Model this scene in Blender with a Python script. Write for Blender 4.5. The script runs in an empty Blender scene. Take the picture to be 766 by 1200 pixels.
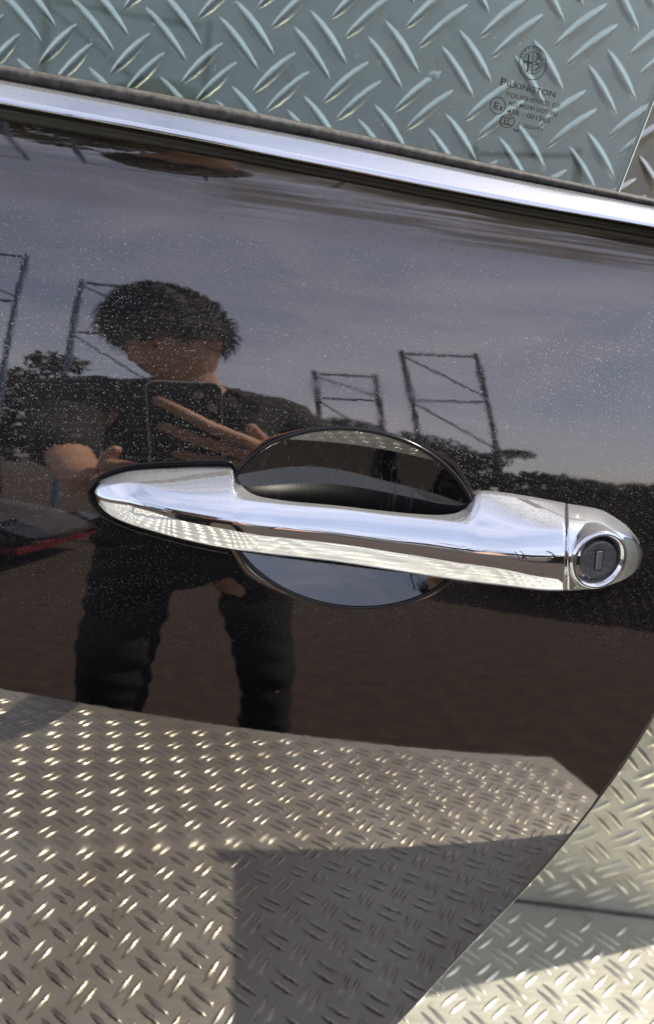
import bpy, bmesh, math, random
import numpy as np
from mathutils import Vector, Matrix, Euler
R = math.radians
random.seed(7)
SC = bpy.context.scene
COL = SC.collection

# ------------------------------------------------------------------ camera
F, CX, CY = 900.0, 383.0, 600.0            # focal length and centre in the photo's pixels
YAW, PITCH, ROLL = R(9.2), R(-17.6), R(7.3)
CAM = np.array([0, 0, 1.35])
FWD = np.array([math.sin(YAW)*math.cos(PITCH), math.cos(YAW)*math.cos(PITCH), math.sin(PITCH)])
_r0 = np.array([math.cos(YAW), -math.sin(YAW), 0.0]); _u0 = np.cross(_r0, FWD)
RT = math.cos(ROLL)*_r0 + math.sin(ROLL)*_u0
UP = -math.sin(ROLL)*_r0 + math.cos(ROLL)*_u0
cd = bpy.data.cameras.new('camera'); cam = bpy.data.objects.new('camera', cd); COL.objects.link(cam)
M = Matrix.Identity(4)
for i, v in enumerate((RT, UP, -FWD)):
    for j in range(3): M[j][i] = v[j]
M.translation = Vector(CAM); cam.matrix_world = M
cd.sensor_fit = 'VERTICAL'; cd.sensor_height = 36; cd.sensor_width = 36; cd.lens = 36*F/1200
cd.clip_start = 0.02; cd.clip_end = 3000
cd.dof.use_dof = True; cd.dof.focus_distance = .37; cd.dof.aperture_fstop = 10.5
SC.camera = cam

# ------------------------------------------------------------------ sky, sun, exposure
SUN_AZ, SUN_EL = R(88), R(54)
SDIR = Vector((math.sin(SUN_AZ)*math.cos(SUN_EL), math.cos(SUN_AZ)*math.cos(SUN_EL), math.sin(SUN_EL)))
w = bpy.data.worlds.new('World'); SC.world = w; w.use_nodes = True
wn = w.node_tree.nodes; wl = w.node_tree.links
bg = wn['Background']; sky = wn.new('ShaderNodeTexSky'); sky.sky_type = 'NISHITA'; sky.sun_disc = False
sky.sun_elevation = SUN_EL; sky.sun_rotation = SUN_AZ
sky.air_density = 1.0; sky.dust_density = 1.2; sky.ozone_density = 1.5
# thin veils of high cloud all over the sky
wt = wn.new('ShaderNodeTexCoord'); wm = wn.new('ShaderNodeMapping'); wm.inputs[3].default_value = (1.0, 1.6, 3.0)
wz = wn.new('ShaderNodeTexNoise'); wz.inputs['Scale'].default_value = 1.7; wz.inputs['Detail'].default_value = 7; wz.inputs['Roughness'].default_value = .58; wz.inputs['Distortion'].default_value = .6
wr = wn.new('ShaderNodeMapRange'); wr.inputs[1].default_value = .30; wr.inputs[2].default_value = .78; wr.inputs[3].default_value = .16; wr.inputs[4].default_value = .86
wx = wn.new('ShaderNodeMix'); wx.data_type = 'RGBA'; wx.inputs[7].default_value = (6.3, 6.1, 6.9, 1)
wl.new(wt.outputs['Generated'], wm.inputs[0]); wl.new(wm.outputs[0], wz.inputs['Vector']); wl.new(wz.outputs[0], wr.inputs[0]); wl.new(wr.outputs[0], wx.inputs[0])
wl.new(sky.outputs[0], wx.inputs[6]); wl.new(wx.outputs[2], bg.inputs[0]); bg.inputs[1].default_value = 0.15
sl = bpy.data.lights.new('sun', 'SUN'); sun = bpy.data.objects.new('sun', sl); COL.objects.link(sun)
sl.energy = 4.9; sl.angle = R(0.55); sl.color = (1.0, 0.93, 0.79)
sun.rotation_euler = (-SDIR).to_track_quat('-Z', 'Y').to_euler()
SC.view_settings.view_transform = 'Standard'; SC.view_settings.look = 'None'
SC.view_settings.exposure = 0.48; SC.view_settings.gamma = 1; SC.view_settings.use_curve_mapping = False

# ------------------------------------------------------------------ helpers
def put(o, parent=None):
    COL.objects.link(o)
    if parent is not None: o.parent = parent
    return o
def empty(name, loc=(0, 0, 0)):
    o = bpy.data.objects.new(name, None); o.location = loc; o.empty_display_size = .05
    return put(o)
def tag(o, label=None, cat=None, group=None, kind=None):
    for k, v in (('label', label), ('category', cat), ('group', group), ('kind', kind)):
        if v: o[k] = v
    return o
def mesh(name, verts, faces, mat, parent=None, smooth=True, origin=None):
    me = bpy.data.meshes.new(name)
    me.from_pydata([tuple(map(float, v)) for v in verts], [], [tuple(map(int, f)) for f in faces])
    me.validate(); me.update()
    if smooth: me.polygons.foreach_set('use_smooth', [True]*len(me.polygons))
    if mat: me.materials.append(mat)
    o = put(bpy.data.objects.new(name, me), parent)
    if parent is not None: o.matrix_parent_inverse = parent.matrix_world.inverted() if parent.type != 'EMPTY' else Matrix.Translation(-parent.location)
    return o
def frombm(name, bm, mat, parent=None, smooth=False):
    bmesh.ops.recalc_face_normals(bm, faces=bm.faces)
    me = bpy.data.meshes.new(name); bm.to_mesh(me); bm.free()
    if smooth: me.polygons.foreach_set('use_smooth', [True]*len(me.polygons))
    if mat: me.materials.append(mat)
    o = put(bpy.data.objects.new(name, me), parent)
    if parent is not None and parent.type == 'EMPTY': o.matrix_parent_inverse = Matrix.Translation(-parent.location)
    return o
def box(bm, x0, x1, y0, y1, z0, z1):
    vs = [bm.verts.new(p) for p in ((x0,y0,z0),(x1,y0,z0),(x1,y1,z0),(x0,y1,z0),(x0,y0,z1),(x1,y0,z1),(x1,y1,z1),(x0,y1,z1))]
    for f in ((3,2,1,0),(4,5,6,7),(0,1,5,4),(1,2,6,5),(2,3,7,6),(3,0,4,7)): bm.faces.new([vs[i] for i in f])
def bar_between(bm, a, b, wd, dp=None):
    a, b = Vector(a), Vector(b); d = (b-a).normalized(); dp = dp or wd
    s = d.cross(Vector((0, 1, 0)))
    if s.length < .1: s = d.cross(Vector((1, 0, 0)))
    s.normalize(); t = d.cross(s)
    vs = []
    for p in (a, b):
        for i, j in ((-1,-1),(1,-1),(1,1),(-1,1)): vs.append(bm.verts.new(p + s*i*wd/2 + t*j*dp/2))
    for f in ((3,2,1,0),(4,5,6,7),(0,1,5,4),(1,2,6,5),(2,3,7,6),(3,0,4,7)): bm.faces.new([vs[i] for i in f])
def grid_faces(nr, nc, close=False, off=0, flip=False):
    fs = []
    for i in range(nr-1):
        for j in range(nc if close else nc-1):
            k = (j+1) % nc
            f = (off+i*nc+j, off+i*nc+k, off+(i+1)*nc+k, off+(i+1)*nc+j)
            fs.append(f[::-1] if flip else f)
    return fs
def tube(path, rad, seg=10, closed=False):
    """vertices and faces of a tube along a list of points"""
    P = [Vector(p) for p in path]; n = len(P); V = []
    for i, p in enumerate(P):
        d = (P[(i+1) % n]-P[i-1]) if closed else (P[min(i+1, n-1)]-P[max(i-1, 0)])
        d.normalize(); a = d.cross(Vector((0, 1, 0)))
        if a.length < 1e-3: a = d.cross(Vector((1, 0, 0)))
        a.normalize(); b = d.cross(a)
        r = rad[i] if hasattr(rad, '__len__') else rad
        for k in range(seg):
            t = 2*math.pi*k/seg; V.append(p + a*math.cos(t)*r + b*math.sin(t)*r)
    fs = grid_faces(n, seg, True)
    if closed:
        for j in range(seg): fs.append(((n-1)*seg+j, (n-1)*seg+(j+1) % seg, (j+1) % seg, j))
    else:
        fs.append(tuple(range(seg))[::-1]); fs.append(tuple((n-1)*seg+j for j in range(seg)))
    return V, fs

# ------------------------------------------------------------------ materials
def nodemat(name):
    m = bpy.data.materials.new(name); m.use_nodes = True
    nt = m.node_tree; return m, nt.nodes, nt.links, nt.nodes['Principled BSDF']
def plain(name, col, rough=.5, metal=0, noise=0, scale=20, bump=0, coat=0, ior=1.5):
    m, n, l, b = nodemat(name)
    b.inputs['Base Color'].default_value = (*col, 1); b.inputs['Roughness'].default_value = rough
    b.inputs['Metallic'].default_value = metal; b.inputs['IOR'].default_value = ior
    b.inputs['Coat Weight'].default_value = coat; b.inputs['Coat Roughness'].default_value = .04
    if noise or bump:
        tc = n.new('ShaderNodeTexCoord'); nz = n.new('ShaderNodeTexNoise'); nz.inputs['Scale'].default_value = scale; nz.inputs['Detail'].default_value = 6
        l.new(tc.outputs['Object'], nz.inputs['Vector'])
        if noise:
            mx = n.new('ShaderNodeMix'); mx.data_type = 'RGBA'
            mx.inputs[6].default_value = (*[c*(1-noise) for c in col], 1); mx.inputs[7].default_value = (*[min(1, c*(1+noise)) for c in col], 1)
            rp = n.new('ShaderNodeMapRange'); rp.inputs[1].default_value = .3; rp.inputs[2].default_value = .7
            l.new(nz.outputs[0], rp.inputs[0]); l.new(rp.outputs[0], mx.inputs[0]); l.new(mx.outputs[2], b.inputs['Base Color'])
        if bump:
            bp = n.new('ShaderNodeBump'); bp.inputs['Strength'].default_value = bump; bp.inputs['Distance'].default_value = .002
            l.new(nz.outputs[0], bp.inputs['Height']); l.new(bp.outputs[0], b.inputs['Normal'])
    return m
def mth(n, l, op, a, b=None, c=None):
    x = n.new('ShaderNodeMath'); x.operation = op
    for i, v in enumerate((a, b, c)):
        if v is None: continue
        if isinstance(v, (int, float)): x.inputs[i].default_value = v
        else: l.new(v, x.inputs[i])
    return x.outputs[0]
def speckles(n, l, scale, keep, rad, seed=0):
    """small round dust grains: 1 inside a grain"""
    tc = n.new('ShaderNodeTexCoord'); mp = n.new('ShaderNodeMapping'); mp.inputs[1].default_value = (seed, seed*.7, seed*1.3)
    l.new(tc.outputs['Object'], mp.inputs[0])
    vo = n.new('ShaderNodeTexVoronoi'); vo.inputs['Scale'].default_value = scale
    l.new(mp.outputs[0], vo.inputs['Vector'])
    sx = n.new('ShaderNodeSeparateColor'); l.new(vo.outputs['Color'], sx.inputs[0])
    m1 = mth(n, l, 'LESS_THAN', sx.outputs[0], keep)
    r = mth(n, l, 'MULTIPLY', sx.outputs[1], rad)
    m2 = mth(n, l, 'LESS_THAN', vo.outputs['Distance'], r)
    return mth(n, l, 'MULTIPLY', m1, m2)
def upfacing(n, l, lo, hi):
    g = n.new('ShaderNodeNewGeometry'); s = n.new('ShaderNodeSeparateXYZ'); l.new(g.outputs['Normal'], s.inputs[0])
    r = n.new('ShaderNodeMapRange'); r.inputs[1].default_value = lo; r.inputs[2].default_value = hi
    l.new(s.outputs[2], r.inputs[0]); return r.outputs[0]

def make_paint():
    m, n, l, b = nodemat('black_clearcoat_paint')
    b.inputs['Base Color'].default_value = (.0035, .003, .004, 1); b.inputs['Roughness'].default_value = .012
    b.inputs['IOR'].default_value = 2.65; b.inputs['Specular Tint'].default_value = (1.0, .90, .85, 1)
    out = n['Material Output']
    dust = n.new('ShaderNodeBsdfDiffuse'); dust.inputs[0].default_value = (.62, .60, .56, 1)
    u = upfacing(n, l, -.03, .27)
    a = speckles(n, l, 1150, .24, .36); c = speckles(n, l, 2100, .50, .42, 3); d = speckles(n, l, 420, .05, .22, 9)
    s = mth(n, l, 'MAXIMUM', mth(n, l, 'MAXIMUM', a, mth(n, l, 'MULTIPLY', c, .7)), d)
    tc = n.new('ShaderNodeTexCoord'); nz = n.new('ShaderNodeTexNoise'); nz.inputs['Scale'].default_value = 9; nz.inputs['Detail'].default_value = 8; nz.inputs['Roughness'].default_value = .7
    l.new(tc.outputs['Object'], nz.inputs['Vector'])
    # a dusty film, thicker where the panel faces up; grains on top of it
    film = mth(n, l, 'MULTIPLY', mth(n, l, 'MULTIPLY_ADD', nz.outputs[0], .05, .0), u)
    # grains lie in drifts, not evenly
    n5 = n.new('ShaderNodeTexNoise'); n5.inputs['Scale'].default_value = 16; n5.inputs['Detail'].default_value = 5; n5.inputs['Roughness'].default_value = .6; l.new(tc.outputs['Object'], n5.inputs['Vector'])
    r5 = n.new('ShaderNodeMapRange'); r5.inputs[1].default_value = .35; r5.inputs[2].default_value = .65; r5.inputs[3].default_value = .35; r5.inputs[4].default_value = 1.0; l.new(n5.outputs[0], r5.inputs[0])
    grains = mth(n, l, 'MULTIPLY', mth(n, l, 'MULTIPLY', s, r5.outputs[0]), mth(n, l, 'MULTIPLY_ADD', u, .80, .03))
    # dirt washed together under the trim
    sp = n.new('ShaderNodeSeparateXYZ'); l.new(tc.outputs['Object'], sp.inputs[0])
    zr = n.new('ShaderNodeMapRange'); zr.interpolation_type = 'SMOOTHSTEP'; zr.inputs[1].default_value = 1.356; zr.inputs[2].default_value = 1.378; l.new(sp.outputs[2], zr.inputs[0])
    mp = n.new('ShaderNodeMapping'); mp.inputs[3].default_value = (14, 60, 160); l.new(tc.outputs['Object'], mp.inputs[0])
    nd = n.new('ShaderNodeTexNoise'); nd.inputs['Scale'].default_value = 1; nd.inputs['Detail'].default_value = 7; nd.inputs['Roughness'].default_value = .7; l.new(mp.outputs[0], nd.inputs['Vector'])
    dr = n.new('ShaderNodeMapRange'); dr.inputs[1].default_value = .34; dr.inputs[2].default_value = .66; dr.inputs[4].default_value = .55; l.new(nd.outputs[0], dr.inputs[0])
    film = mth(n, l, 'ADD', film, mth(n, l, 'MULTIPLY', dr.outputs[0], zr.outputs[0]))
    # a roof's reflection, painted in as dark streaks towards the door's rear
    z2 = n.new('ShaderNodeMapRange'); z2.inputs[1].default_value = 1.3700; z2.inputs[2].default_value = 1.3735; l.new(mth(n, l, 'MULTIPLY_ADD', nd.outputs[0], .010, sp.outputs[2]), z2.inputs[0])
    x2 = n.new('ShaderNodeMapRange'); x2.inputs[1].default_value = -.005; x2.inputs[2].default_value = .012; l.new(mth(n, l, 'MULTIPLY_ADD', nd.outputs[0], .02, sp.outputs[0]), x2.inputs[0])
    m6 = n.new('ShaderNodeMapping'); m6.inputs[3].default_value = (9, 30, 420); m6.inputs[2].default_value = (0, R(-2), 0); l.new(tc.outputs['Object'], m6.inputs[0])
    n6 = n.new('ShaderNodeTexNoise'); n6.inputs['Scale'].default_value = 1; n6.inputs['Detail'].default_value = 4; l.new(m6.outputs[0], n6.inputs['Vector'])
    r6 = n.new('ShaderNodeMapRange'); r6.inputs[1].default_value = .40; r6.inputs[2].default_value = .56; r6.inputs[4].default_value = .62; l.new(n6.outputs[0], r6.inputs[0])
    roof_refl = mth(n, l, 'MULTIPLY', mth(n, l, 'MULTIPLY', r6.outputs[0], z2.outputs[0]), x2.outputs[0])
    dirt_and_refl = n.new('ShaderNodeMix'); dirt_and_refl.data_type = 'RGBA'; dirt_and_refl.inputs[6].default_value = (.62, .60, .56, 1); dirt_and_refl.inputs[7].default_value = (.17, .145, .115, 1)  # dark brown for the trim dirt and for the painted roof reflection
    l.new(mth(n, l, 'MINIMUM', mth(n, l, 'MULTIPLY', mth(n, l, 'ADD', roof_refl, zr.outputs[0]), 4), 1), dirt_and_refl.inputs[0]); l.new(dirt_and_refl.outputs[2], dust.inputs[0])
    film = mth(n, l, 'ADD', film, roof_refl)
    fac = mth(n, l, 'MINIMUM', mth(n, l, 'ADD', film, grains), 1)
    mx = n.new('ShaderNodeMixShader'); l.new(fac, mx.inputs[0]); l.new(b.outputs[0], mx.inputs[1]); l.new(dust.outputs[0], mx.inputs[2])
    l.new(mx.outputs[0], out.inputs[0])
    m7 = n.new('ShaderNodeMapping'); m7.inputs[3].default_value = (6, 6, 45); m7.inputs[2].default_value = (0, R(24), 0); l.new(tc.outputs['Object'], m7.inputs[0])
    n7 = n.new('ShaderNodeTexNoise'); n7.inputs['Scale'].default_value = 1; n7.inputs['Detail'].default_value = 8; n7.inputs['Roughness'].default_value = .65; n7.inputs['Distortion'].default_value = .8; l.new(m7.outputs[0], n7.inputs['Vector'])
    r7 = n.new('ShaderNodeMapRange'); r7.inputs[1].default_value = .48; r7.inputs[2].default_value = .80; r7.inputs[3].default_value = .010; r7.inputs[4].default_value = .085; l.new(n7.outputs[0], r7.inputs[0]); l.new(r7.outputs[0], b.inputs['Roughness'])
    # orange peel and swirl marks
    n2 = n.new('ShaderNodeTexNoise'); n2.inputs['Scale'].default_value = 190; n2.inputs['Detail'].default_value = 1
    l.new(tc.outputs['Object'], n2.inputs['Vector'])
    bp = n.new('ShaderNodeBump'); bp.inputs['Strength'].default_value = .012; bp.inputs['Distance'].default_value = .0006
    l.new(n2.outputs[0], bp.inputs['Height']); l.new(bp.outputs[0], b.inputs['Normal'])
    return m
def make_chrome():
    m, n, l, b = nodemat('dusty_chrome')
    b.inputs['Base Color'].default_value = (.80, .81, .83, 1); b.inputs['Metallic'].default_value = 1; b.inputs['Roughness'].default_value = .035
    dust = n.new('ShaderNodeBsdfDiffuse'); dust.inputs[0].default_value = (.19, .19, .19, 1)
    u = upfacing(n, l, .65, .76)
    s = speckles(n, l, 1700, .45, .55); s2 = speckles(n, l, 800, .05, .35, 5)
    tc = n.new('ShaderNodeTexCoord'); nz = n.new('ShaderNodeTexNoise'); nz.inputs['Scale'].default_value = 1400; nz.inputs['Detail'].default_value = 4
    l.new(tc.outputs['Object'], nz.inputs['Vector'])
    n4 = n.new('ShaderNodeTexNoise'); n4.inputs['Scale'].default_value = 60; n4.inputs['Detail'].default_value = 6; n4.inputs['Distortion'].default_value = 1; l.new(tc.outputs['Object'], n4.inputs['Vector'])
    r4 = n.new('ShaderNodeMapRange'); r4.inputs[1].default_value = .45; r4.inputs[2].default_value = .75; r4.inputs[3].default_value = .025; r4.inputs[4].default_value = .13; l.new(n4.outputs[0], r4.inputs[0]); l.new(r4.outputs[0], b.inputs['Roughness'])
    film = mth(n, l, 'MULTIPLY', u, mth(n, l, 'MULTIPLY_ADD', nz.outputs[0], .9, .18))
    fac = mth(n, l, 'MINIMUM', mth(n, l, 'ADD', mth(n, l, 'ADD', film, mth(n, l, 'MULTIPLY', mth(n, l, 'MULTIPLY', s, .4), u)), mth(n, l, 'MULTIPLY', s2, .25)), .9)
    mx = n.new('ShaderNodeMixShader'); l.new(fac, mx.inputs[0]); l.new(b.outputs[0], mx.inputs[1]); l.new(dust.outputs[0], mx.inputs[2])
    l.new(mx.outputs[0], n['Material Output'].inputs[0])
    return m
def make_plate(name, base, warm, metal=.62, r0=.22, r1=.56):
    m, n, l, b = nodemat(name)
    tc = n.new('ShaderNodeTexCoord')
    nz = n.new('ShaderNodeTexNoise'); nz.inputs['Scale'].default_value = 7; nz.inputs['Detail'].default_value = 8; nz.inputs['Roughness'].default_value = .65
    l.new(tc.outputs['Object'], nz.inputs['Vector'])
    mx = n.new('ShaderNodeMix'); mx.data_type = 'RGBA'
    mx.inputs[6].default_value = (*base, 1); mx.inputs[7].default_value = (*warm, 1)
    rp = n.new('ShaderNodeMapRange'); rp.inputs[1].default_value = .36; rp.inputs[2].default_value = .68
    l.new(nz.outputs[0], rp.inputs[0]); l.new(rp.outputs[0], mx.inputs[0])
    # rust-brown specks
    n3 = n.new('ShaderNodeTexNoise'); n3.inputs['Scale'].default_value = 45; n3.inputs['Detail'].default_value = 5; l.new(tc.outputs['Object'], n3.inputs['Vector'])
    rp3 = n.new('ShaderNodeMapRange'); rp3.inputs[1].default_value = .63; rp3.inputs[2].default_value = .74; rp3.inputs[4].default_value = .5; l.new(n3.outputs[0], rp3.inputs[0])
    m3 = n.new('ShaderNodeMix'); m3.data_type = 'RGBA'; l.new(rp3.outputs[0], m3.inputs[0]); l.new(mx.outputs[2], m3.inputs[6]); m3.inputs[7].default_value = (.30, .23, .13, 1)
    l.new(m3.outputs[2], b.inputs['Base Color'])
    b.inputs['Metallic'].default_value = metal
    # scratches: stretched noise drives the roughness and a fine bump
    mp = n.new('ShaderNodeMapping'); mp.inputs[3].default_value = (18, 260, 260); mp.inputs[2].default_value = (0, 0, .5); l.new(tc.outputs['Object'], mp.inputs[0])
    n2 = n.new('ShaderNodeTexNoise'); n2.inputs['Scale'].default_value = 1; n2.inputs['Detail'].default_value = 6; l.new(mp.outputs[0], n2.inputs['Vector'])
    r2 = n.new('ShaderNodeMapRange'); r2.inputs[3].default_value = r0; r2.inputs[4].default_value = r1; l.new(n2.outputs[0], r2.inputs[0]); l.new(r2.outputs[0], b.inputs['Roughness'])
    bp = n.new('ShaderNodeBump'); bp.inputs['Strength'].default_value = .25; bp.inputs['Distance'].default_value = .0006
    l.new(n2.outputs[0], bp.inputs['Height']); l.new(bp.outputs[0], b.inputs['Normal'])
    return m
def make_glass():
    m, n, l, b = nodemat('green_tinted_glass'); n.remove(b)
    tr = n.new('ShaderNodeBsdfTransparent'); tr.inputs[0].default_value = (.86, .95, .925, 1)
    gl = n.new('ShaderNodeBsdfGlossy'); gl.inputs[1].default_value = .01; gl.inputs[0].default_value = (1, 1, 1, 1)
    df = n.new('ShaderNodeBsdfDiffuse'); df.inputs[0].default_value = (.6, .62, .6, 1)
    fr = n.new('ShaderNodeFresnel'); fr.inputs[0].default_value = 1.52
    mx = n.new('ShaderNodeMixShader'); l.new(fr.outputs[0], mx.inputs[0]); l.new(tr.outputs[0], mx.inputs[1]); l.new(gl.outputs[0], mx.inputs[2])
    s = mth(n, l, 'MULTIPLY_ADD', speckles(n, l, 700, .06, .35), .35, .045)
    m2 = n.new('ShaderNodeMixShader'); l.new(s, m2.inputs[0]); l.new(mx.outputs[0], m2.inputs[1]); l.new(df.outputs[0], m2.inputs[2])
    l.new(m2.outputs[0], n['Material Output'].inputs[0])
    return m
PAINT = make_paint(); CHROME = make_chrome()
PLATE = make_plate('aluminium_tread_plate', (.60, .60, .525), (.46, .44, .365))
WORN = make_plate('worn_bright_tread', (.74, .725, .65), (.60, .565, .47), .92, .16, .40)
GLASS = make_glass()
RUBBER = plain('dusty_rubber', (.085, .078, .07), .75, noise=.5, scale=300, bump=.3)
BLACK = plain('black_plastic', (.006, .006, .007), .35)
GASKET = plain('gloss_black_gasket', (.006, .006, .007), .16)
LOCKGREY = plain('grey_lock_metal', (.16, .16, .165), .42, .6, noise=.25, scale=500, bump=.25)
SHUTTER = plain('pale_lock_shutter', (.42, .42, .41), .35, .8)
PRINT = plain('glass_print', (.03, .035, .035), .7)
EDGE = plain('ground_glass_edge', (.75, .80, .72), .35)
STEEL = plain('dark_steel', (.05, .05, .05), .55, .4, noise=.3)

# ------------------------------------------------------------------ the door's surface
ZT = np.array([.55, .95, 1.00, 1.06, 1.12, 1.20, 1.26, 1.30, 1.352, 1.368, 1.379, 1.390, 1.41])
TH = np.array([-14, -12, -11.5, -9, -5, 2, 8, 12, 16.5, 17.5, 11., -4., -6.])
ZZ = np.linspace(.50, 1.46, 1921); TT = np.interp(ZZ, ZT, TH)
def _smooth(a, k):
    p = np.pad(a, k//2, mode='edge'); return np.convolve(p, np.ones(k)/k, 'valid')
TT = np.where(ZZ < 1.34, _smooth(_smooth(TT, 91), 61), _smooth(_smooth(TT, 13), 9))
TT = _smooth(TT, 11)
YY = np.concatenate([[0], np.cumsum(np.tan(np.radians((TT[1:]+TT[:-1])/2))*np.diff(ZZ))])
YY = YY - np.interp(1.29, ZZ, YY) + .335
RU = 3.0
def surf(x, z): return np.interp(z, ZZ, YY) + x*x/(2*RU)
def ray(px, py):
    d = (px-CX)*RT + (CY-py)*UP + F*FWD; return d/np.linalg.norm(d)
def hit(px, py, h=0.0):
    """the point of the door's skin (raised by h) that the photo shows at this pixel"""
    d = ray(px, py); t = .36
    for _ in range(24):
        p = CAM + t*d
        f = p[1]-(surf(p[0], p[2])-h)
        t -= .9*f/(d[1]-math.tan(math.radians(np.interp(p[2], ZZ, TT)))*d[2])
    return CAM + t*d
def nrm(x, z):
    n = np.array([x/RU, -1, math.tan(math.radians(np.interp(z, ZZ, TT)))]); return n/np.linalg.norm(n)

# ------------------------------------------------------------------ the ground and the load bed
GROUND = plain('brown_gravel_ground', (.040, .028, .022), .95, noise=.3, scale=14, bump=0)
g = mesh('ground', [(-400, -400, 0), (400, -400, 0), (400, 400, 0), (-400, 400, 0)], [(0, 1, 2, 3)], GROUND)
tag(g, kind='structure')

ZF = .60                                    # the bed's floor
WA, WB = Vector((.40, .755, ZF)), Vector((.66, .715, ZF))      # foot of the wall behind the door
wd = (WB-WA).normalized()
WR = WA + wd*((.715-WA.x)/wd.x); WL = WA - wd*1.5
LEAN = R(-10.5)                             # the wall leans towards the door
wup = Vector((wd.y*math.sin(-LEAN), -wd.x*math.sin(-LEAN), math.cos(LEAN)))
fl_poly = [(-1.10, -.60), (.60, -.12), (.64, .12), (WR.x, WR.y), (WL.x, WL.y)]

def bar_mesh():
    L, Wd, H = .0226, .0046, .0030
    us = [-1, -.75, -.4, 0, .4, .75, 1]; vs = [-1, -.45, .45, 1]
    V = []
    for u in us:
        wv = Wd*max(.04, (1-u*u))**.75
        for v in vs: V.append((u*L, v*wv, H*((1-u*u)**.6)*(1-abs(v)**2.2) - (.0004 if abs(v) == 1 or abs(u) == 1 else 0)))
    return V, grid_faces(len(us), len(vs))
BV, BF = bar_mesh()
bar_me = bpy.data.meshes.new('tread_bar'); bar_me.from_pydata(BV, [], [f[::-1] for f in BF] if False else BF); bar_me.update()
bm = bmesh.new(); bm.from_mesh(bar_me); bmesh.ops.recalc_face_normals(bm, faces=bm.faces)
if sum((f.normal.z for f in bm.faces)) < 0: bmesh.ops.reverse_faces(bm, faces=bm.faces)
bm.to_mesh(bar_me); bm.free()
bar_me.polygons.foreach_set('use_smooth', [True]*len(bar_me.polygons)); bar_me.materials.append(WORN)
BN = [tuple(v.co) for v in bar_me.vertices]; BFS = [tuple(p.vertices) for p in bar_me.polygons]

EDGE_PX = [(470, 1196), (510, 1152), (550, 1108), (600, 1058), (650, 1003), (700, 938), (735, 890), (766, 838)]
def project(p):
    v = np.array(p)-CAM; d = v.dot(FWD); return CX+F*v.dot(RT)/d, CY-F*v.dot(UP)/d, d
def shows(p):
    """does the photo see this point of the plates past the door or through its window"""
    x, y, d = project(p)
    if d < 0 or not (-12 < x < 778 and -12 < y < 1212): return False
    if y < 80 + x*.215: return True
    if y > 800:
        xe = np.interp(y, [e[1] for e in EDGE_PX][::-1], [e[0] for e in EDGE_PX][::-1])
        return x > xe - 4
    return False
def inpoly(x, y, P):
    c = False
    for i in range(len(P)):
        x1, y1 = P[i]; x2, y2 = P[i-1]
        if (y1 > y) != (y2 > y) and x < (x2-x1)*(y-y1)/(y2-y1)+x1: c = not c
    return c
def tread(parent, org, ax, ay, nn, n_i, n_j, ok, pitch=.054, size=1.0):
    """pairs of raised bars in a checkerboard of two directions"""
    base = Matrix((ax, ay, nn)).transposed().to_4x4()
    shown, rest = [], []
    for i in range(*n_i):
        for j in range(*n_j):
            for k in (0, 1):
                c = ((i+.5*k)*pitch, (j+.5*k)*pitch); a = R(45 if k else -45) 
                for s in (-1, 1):
                    q = (c[0]-math.sin(a)*s*.0078*size, c[1]+math.cos(a)*s*.0078*size)
                    p = org + ax*q[0] + ay*q[1]
                    if not ok(q, p): continue
                    m = Matrix.Translation(p) @ base @ Matrix.Rotation(a, 4, 'Z') @ Matrix.Diagonal((size, size, size, 1))
                    (shown if shows(p) else rest).append(m)
    shown.sort(key=lambda m: (Vector(CAM)-m.translation).length)
    rest += shown[300:]
    for m in shown[:300]:
        o = put(bpy.data.objects.new('tread_bar', bar_me), parent); o.matrix_world = m
    V, Fc = [], []
    for m in rest:
        o = len(V); V += [m @ Vector(v) for v in BN]; Fc += [tuple(o+i for i in f) for f in BFS]
    tag(mesh('tread_bars', V, Fc, WORN, parent), kind='stuff')
    return len(shown)
# floor
bm = bmesh.new(); top = [bm.verts.new((x, y, ZF)) for x, y in fl_poly]; bot = [bm.verts.new((x, y, ZF-.055)) for x, y in fl_poly]
bm.faces.new(top); bm.faces.new(bot[::-1])
for i in range(5): bm.faces.new((top[i-1], bot[i-1], bot[i], top[i]))
floor = frombm('floor', bm, PLATE); tag(floor, kind='structure')
ayf = Vector((-wd.y, wd.x, 0))
n1 = tread(floor, WA, wd, ayf, Vector((0, 0, 1)), (-37, 10), (-34, 1),
      lambda q, p: q[1] < -.02 and inpoly(p.x, p.y, fl_poly) and inpoly(p.x+.02, p.y, fl_poly) and inpoly(p.x, p.y-.02, fl_poly), .0455, .76)
# frame of the bed under the floor
bm = bmesh.new()
for x in (-.9, -.2, .5): box(bm, x-.04, x+.04, -.2 if x > -.5 else -.45, .7, .40, ZF-.056)
for x in (-.9, .5):
    box(bm, x-.05, x+.05, .0, .1, 0, .399); box(bm, x-.05, x+.05, .55, .65, 0, .399)
o = frombm('bed_frame', bm, STEEL, floor)
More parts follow.
